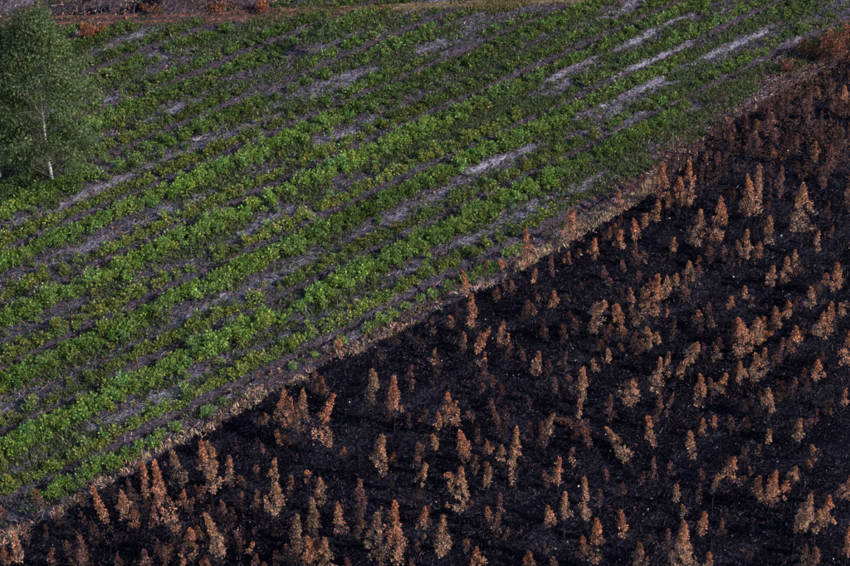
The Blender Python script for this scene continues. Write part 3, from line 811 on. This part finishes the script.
# the many small scorched saplings between them, along the planting rows, past what can be picked out singly
def small_saplings():
    P = []
    for q in range(16):
        hh = 1.3 + 1.5 * (q % 4) / 3
        P.append((hh, sapling_parts(hh, hh * 0.3, 0.30 + 0.10 * (q % 3), 'ordrtorr'[q % 8], 5000 + q, (0.1 * (q % 3 - 1), 0), 0.8)))
    TV, TF, TC, CV, CF, CC = [], [], [], [], [], []; ot = oc = 0; cnt = 0
    for k in range(2 * k0, 2 * k1 + 6):
        u = np.arange(-140, 200, 1.25) + rng.uniform(-0.6, 0.6)
        u = u + rng.normal(0, 0.3, len(u))
        v = V0 - (k * 0.5 + 0.25) * PERIOD + rng.normal(0, 0.35, len(u))
        x, y = to_xy(u, v)
        m = y * CP + CAM_H * SP > 40
        x, y = x[m], y[m]
        px, py = to_px(x, y)
        b = below(px, py)
        d = 0.28 + 0.50 * (1 - sstep(220, 420, px)) + 0.85 * sstep(650, 720, px) * (1 - sstep(150, 220, py)) + 0.2 * np.exp(-((b - 8) / 12) ** 2)
        d = d * (0.25 + 1.5 * sstep(0.35, 0.65, fbm(x * 0.2, y * 0.2, 133)))
        m = (b > 3) & (px > -25) & (px < 875) & (py < 590) & (rng.uniform(size=len(x)) < d)
        for a, bb in zip(x[m], y[m]):
            hh, (tv, cv_) = P[int(rng.integers(0, 16))]
            sc_ = rng.uniform(0.55, 1.1); an = rng.uniform(0, 6.28); ca, sa = math.cos(an) * sc_, math.sin(an) * sc_
            z = float(relief(a, bb))
            def tf(w): return np.stack([w[:, 0] * ca - w[:, 1] * sa + a, w[:, 0] * sa + w[:, 1] * ca + bb, w[:, 2] * sc_ + z], -1)
            TV.append(tf(tv[0])); TF.append(tv[1] + ot); TC.append(tv[2]); ot += len(tv[0])
            CV.append(tf(cv_[0])); CF.append(cv_[1] + oc); CC.append(np.clip(cv_[2] * rng.uniform(0.35, 0.95), 0, 1)); oc += len(cv_[0]); cnt += 1
    V_ = np.concatenate(TV + CV); n0 = ot
    F_ = np.concatenate(TF + [f + n0 for f in CF]); C_ = np.concatenate(TC + CC)
    print('small saplings', cnt, len(F_))
    new_obj('small_scorched_saplings', np_mesh('small_scorched_saplings', V_, F_, C_), M_SCORCH, kind='stuff', label='many small scorched saplings filling the gaps on the burnt slope')
small_saplings()

# fallen scorched crowns and the bent sapling
def fallen(p, q, w, tone, seed, label):
    """a scorched sapling lying on the ground from root pixel p to tip pixel q"""
    x0, y0 = [float(a) for a in ground_at(*p)]; x1, y1 = [float(a) for a in ground_at(*q)]
    L = math.hypot(x1 - x0, y1 - y0)
    dist = math.sqrt(x0 * x0 + y0 * y0 + CAM_H ** 2)
    rad = w * dist / F_PX / 2
    tv, cv_ = sapling_parts(L, L * 0.28, rad, tone, seed, (0, 0), 1.7)
    root = new_obj('fallen_sapling', None, label=label, category='tree')
    root.location = (x0, y0, float(relief(x0, y0)) + rad * 0.5)
    root.rotation_euler = (0, R(84), math.atan2(y1 - y0, x1 - x0))
    new_obj('trunk', np_mesh('trunk', *tv), M_CHAR, root)
    new_obj('crown', np_mesh('crown', *cv_), M_SCORCH, root)
fallen((600, 436), (555, 424), 12, 'r', 51, 'scorched sapling fallen flat with its tip to the left, mid burnt slope')
fallen((634, 477), (606, 436), 14, 't', 52, 'scorched sapling fallen downslope with a tan crown, tip to upper left')
fallen((748, 350), (772, 336), 10, 'o', 53, 'small scorched sapling toppled to the right on the burnt slope')

# ------------------------------------------------------------------ loose stuff on the ground
def scatter(n, x0=-30, x1=880, y0=-20, y1=585):
    """points spread evenly over the ground that the photograph shows"""
    out = []
    gx, gy = ground_at(np.array([x0, x1, x0, x1]), np.array([y0, y0, y1, y1]))
    while sum(len(o[0]) for o in out) < n:
        x = rng.uniform(gx.min(), gx.max(), n * 2); y = rng.uniform(gy.min(), gy.max(), n * 2)
        px, py = to_px(x, y)
        m = (px > x0) & (px < x1) & (py > y0) & (py < y1)
        out.append((x[m], y[m], px[m], py[m]))
    r = [np.concatenate([o[k] for o in out])[:n] for k in range(4)]
    return r

def stuff(name, v, f, c, mat, label):
    o = new_obj(name, np_mesh(name, v, f, np.clip(c, 0, 1)), mat, kind='stuff', label=label)
    return o

# dry grass along the burn limit
x, y, px, py = scatter(330000)
b = -below(px, py) + 11 * (fbm(x * 0.4, y * 0.4, 91) - 0.5)
wid = (0.15 + 1.45 * vnoise(px * 0.06, px * 0 + 3, 15)) * 6.0 + 5 * sstep(500, 560, px) - 4 * sstep(640, 700, px)
pr = np.where((b > -3) & (b < wid), 1.0, 0.0) * (0.25 + 1.3 * sstep(0.3, 0.65, fbm(x * 0.45, y * 0.45, 92)))
pr = pr * (1 - 0.93 * sstep(630, 680, px)) * (0.55 + 0.8 * sstep(0.3, 0.6, vnoise(px * 0.05, px * 0, 5)))
k = rng.uniform(size=len(x)) < pr * 0.6
x, y, px = x[k], y[k], px[k]
per = 5
X = np.repeat(x, per) + rng.normal(0, 0.10, len(x) * per); Y = np.repeat(y, per) + rng.normal(0, 0.10, len(x) * per)
p = np.stack([X, Y, relief(X, Y)], -1)
n = len(p)
L = rng.uniform(0.18, 0.55, n)
v, f = leaves(p, np.array([0, 0, 0.75]) + rng.normal(size=(n, 3)) * 0.7, L, L * rng.uniform(0.10, 0.22, n), 0.2)
base = np.repeat(np.array([[0.43, 0.33, 0.235]]) * rng.uniform(0.35, 1.35, (len(x), 1)) * np.stack([np.ones(len(x)), rng.uniform(0.75, 1.1, len(x)), rng.uniform(0.7, 1.3, len(x))], -1), per, 0)
stuff('dry_grass', v, f, np.repeat(base * rng.uniform(0.7, 1.3, (n, 1)), 4, 0), M_STRAW, 'dry tan grass in a strip along the edge of the burn')
print('straw', n)

# twigs and bark shreds on the bare strips of the field
x, y, px, py = scatter(150000)
u, v_ = to_uv(x, y); phs = phase(v_)
b = -below(px, py)
pr = np.exp(-((phs - 0.60) / 0.13) ** 2) * 0.8 + 0.35 - 0.2 * np.exp(-((np.minimum(phs, 1 - phs)) / 0.07) ** 2) + 0.5 * pale_at(px, py) + 0.5 * np.exp(-((b - 18) / 12) ** 2)
k = (b > 2) & (rng.uniform(size=len(x)) < pr * 0.5) & (np.abs(py - track_y(px)) > 4)
x, y = x[k], y[k]; n = len(x)
a = ROW + rng.normal(0, 0.8, n); L = rng.uniform(0.12, 0.6, n)
p = np.stack([x, y, relief(x, y) + 0.02], -1)
x2, y2 = x + np.cos(a) * L, y + np.sin(a) * L
q = np.stack([x2, y2, relief(x2, y2) + rng.uniform(0.0, 0.16, n)], -1)
v, f = sticks(p, q, rng.uniform(0.010, 0.03, n), 0.008)
c = np.array([[0.19, 0.175, 0.235]]) * rng.uniform(0.25, 1.6, (n, 1))
br = rng.uniform(size=n) < 0.25
c[br] = np.array([0.15, 0.085, 0.07]) * rng.uniform(0.5, 1.5, (br.sum(), 1))
stuff('twig_litter', v, f, np.repeat(c, 6, 0), M_TWIG, 'grey twigs and bark shreds strewn between the green rows')
print('twigs', n)

# brown leaf litter by the burn limit at upper right and beyond the track
x, y, px, py = scatter(260000)
b = -below(px, py)
pr = sstep(520, 620, px) * np.exp(-((b - 20) / 16) ** 2) * 0.9 + 0.35 * np.exp(-((b - 10) / 8) ** 2) * (b > 0)
pr = pr + 0.55 * (py < track_y(px) + 2) * (px < 290) * (px > 60) + 0.06
pr = pr * (0.3 + 1.4 * sstep(0.35, 0.65, fbm(x * 0.35, y * 0.35, 95)))
k = (b > -2) & (rng.uniform(size=len(x)) < pr * 1.0)
x, y = x[k], y[k]; n = len(x)
p = np.stack([x, y, relief(x, y) + 0.02], -1)
L = rng.uniform(0.12, 0.38, n)
v, f = leaves(p, rng.normal(size=(n, 3)) * np.array([1, 1, 0.25]) + np.array([0, 0, 0.25]), L, L * rng.uniform(0.35, 0.6, n), 0.25)
c = np.array([[0.19, 0.10, 0.075]]) * rng.uniform(0.3, 1.5, (n, 1))
pl = rng.uniform(size=n) < 0.12
c[pl] = np.array([0.42, 0.30, 0.22]) * rng.uniform(0.7, 1.2, (pl.sum(), 1))
stuff('leaf_litter', v, f, np.repeat(c, 4, 0), M_SCORCH, 'brown dead leaves and bark on bare ground by the burn limit')
print('litter', n)

# charred debris, ash flecks and bare burnt stems on the slope
x, y, px, py = scatter(190000)
b = below(px, py)
cl = fbm(x * 0.4, y * 0.4, 97)
k = (b > 1) & (rng.uniform(size=len(x)) < 0.25 + 0.9 * sstep(0.4, 0.7, cl))
x, y, px, py = x[k], y[k], px[k], py[k]; n = len(x)
a = rng.uniform(0, 6.283, n); L = 0.07 + 0.33 * rng.uniform(0, 1, n) ** 2
p = np.stack([x, y, relief(x, y) + 0.01], -1)
x2, y2 = x + np.cos(a) * L, y + np.sin(a) * L
q = np.stack([x2, y2, relief(x2, y2) + rng.uniform(0.0, 0.2, n)], -1)
v, f = sticks(p, q, rng.uniform(0.012, 0.045, n), 0.008)
c = np.array([[0.0135, 0.013, 0.023]]) * rng.gamma(0.7, 1.4, (n, 1))
rd = rng.uniform(size=n) < 0.07
c[rd] = np.array([0.075, 0.036, 0.04]) * rng.uniform(0.3, 1.4, (rd.sum(), 1))
A = (v, f, np.repeat(c, 6, 0))
m = 800                                                   # bare stems
j = rng.choice(n, m, replace=False)
p = np.stack([x[j], y[j], relief(x[j], y[j]) - 0.05], -1)
hh = rng.uniform(0.4, 2.0, m)
q = p + np.stack([rng.normal(0, 0.12, m), rng.normal(0, 0.12, m), hh], -1)
v, f = sticks(p, q, 0.018, 0.007)
B = (v, f, np.repeat(np.array([[0.016, 0.012, 0.018]]) * rng.uniform(0.4, 2.2, (m, 1)), 6, 0))
v, f, c = join([A, B])
stuff('charred_debris', v, f, c, M_CHAR, 'charred twigs and bare burnt stems covering the black slope')
j = rng.choice(n, 1300, replace=False)
p = np.stack([x[j], y[j], relief(x[j], y[j]) + 0.03], -1)
m = len(j)
L = 0.06 + 0.16 * rng.uniform(0, 1, m) ** 3
v, f = leaves(p, rng.normal(size=(m, 3)) * np.array([1, 1, 0.3]) + np.array([0, 0, 0.3]), L, L * 0.7, 0.25)
c = np.array([[0.45, 0.44, 0.50]]) * (0.15 + 1.1 * rng.uniform(0, 1, (m, 1)) ** 2.5)
stuff('ash_flecks', v, f, np.repeat(c, 4, 0), M_TWIG, 'pale ash flecks scattered over the black slope')
print('debris', n)

# scorched undergrowth: low brown and purplish leaves, thick at upper right and lower left
x, y, px, py = scatter(60000)
b = below(px, py)
pr = 0.06 + 0.62 * sstep(660, 710, px) * (1 - sstep(150, 200, py)) + 0.22 * (1 - sstep(250, 360, px)) + 0.35 * np.exp(-((b - 6) / 8) ** 2) * sstep(560, 640, px)
pr = pr * (0.1 + 1.8 * sstep(0.4, 0.7, fbm(x * 0.45, y * 0.45, 99)))
k = (b > -14 * sstep(600, 660, px)) & (rng.uniform(size=len(x)) < pr * 0.6)
x, y, px, py = x[k], y[k], px[k], py[k]
per = 12
hh = np.repeat(rng.uniform(0.15, 0.9, len(x)), per)
X = np.repeat(x, per); Y = np.repeat(y, per); n = len(X)
p = np.stack([X + rng.normal(0, 0.16, n), Y + rng.normal(0, 0.16, n), relief(X, Y) + hh * rng.uniform(0.2, 1.0, n)], -1)
L = rng.uniform(0.09, 0.2, n)
v, f = leaves(p, rng.normal(size=(n, 3)) + np.array([0, 0, 0.4]), L, L * 0.5, 0.2)
warm = sstep(640, 720, px)[:, None] * (1 - sstep(160, 220, py))[:, None]
base = (np.array([[0.070, 0.040, 0.046]]) * (1 - warm) + np.array([[0.125, 0.064, 0.050]]) * warm) * rng.uniform(0.4, 1.7, (len(x), 1))
c = np.repeat(base, per, 0) * rng.uniform(0.6, 1.4, (n, 1))
stuff('scorched_undergrowth', v, f, np.repeat(c, 4, 0), M_SCORCH, 'low scorched brown undergrowth among the burnt saplings')
print('undergrowth', n)

# weeds and low grass over the unburnt field
x, y, px, py = scatter(170000)
u, v_ = to_uv(x, y); phs = phase(v_)
b = -below(px, py)
pr = 0.50 - 0.30 * np.exp(-((phs - 0.60) / 0.10) ** 2) - 0.75 * np.exp(-((np.minimum(phs, 1 - phs)) / 0.085) ** 2)
pr = pr * (1 + 1.0 * sstep(220, 400, px) * (1 - sstep(110, 200, py))) * sstep(4, 30, b) * (1 - 0.8 * sstep(0.2, 0.6, pale_at(px, py))) * (0.1 + 1.9 * sstep(0.38, 0.66, fbm(u * 0.25, v_ * 0.6, 103)))
pr = pr * np.where((py < track_y(px)) & (px < 300), 0.15, 1) * np.where(np.abs(py - track_y(px)) < 3, np.where(px > 280, 0.6, 0.15), 1)
k = rng.uniform(size=len(x)) < pr
x, y, px, py = x[k], y[k], px[k], py[k]
per = 8
X = np.repeat(x, per) + rng.normal(0, 0.14, len(x) * per); Y = np.repeat(y, per) + rng.normal(0, 0.14, len(x) * per); n = len(X)
p = np.stack([X, Y, relief(X, Y)], -1)
L = rng.uniform(0.14, 0.42, n)
v, f = leaves(p, np.array([0, 0, 0.9]) + rng.normal(size=(n, 3)) * 0.55, L, L * rng.uniform(0.2, 0.4, n), 0.2)
mixw = rng.uniform(0, 1, (len(x), 1))
base = (np.array([[0.075, 0.125, 0.045]]) * mixw + np.array([[0.105, 0.11, 0.055]]) * (1 - mixw)) * rng.uniform(0.5, 1.3, (len(x), 1))
ty_ = np.exp(-((py - track_y(px) - 2) / 6.0) ** 2)[:, None] * sstep(230, 330, px)[:, None]
base = base * (1 - ty_) + np.array([[0.19, 0.15, 0.06]]) * rng.uniform(0.6, 1.2, (len(x), 1)) * ty_
stuff('weeds', v, f, np.repeat(np.repeat(base, per, 0) * rng.uniform(0.65, 1.35, (n, 1)), 4, 0), M_GREEN, 'low weeds and grass growing between the shrub rows')
print('weeds', n)
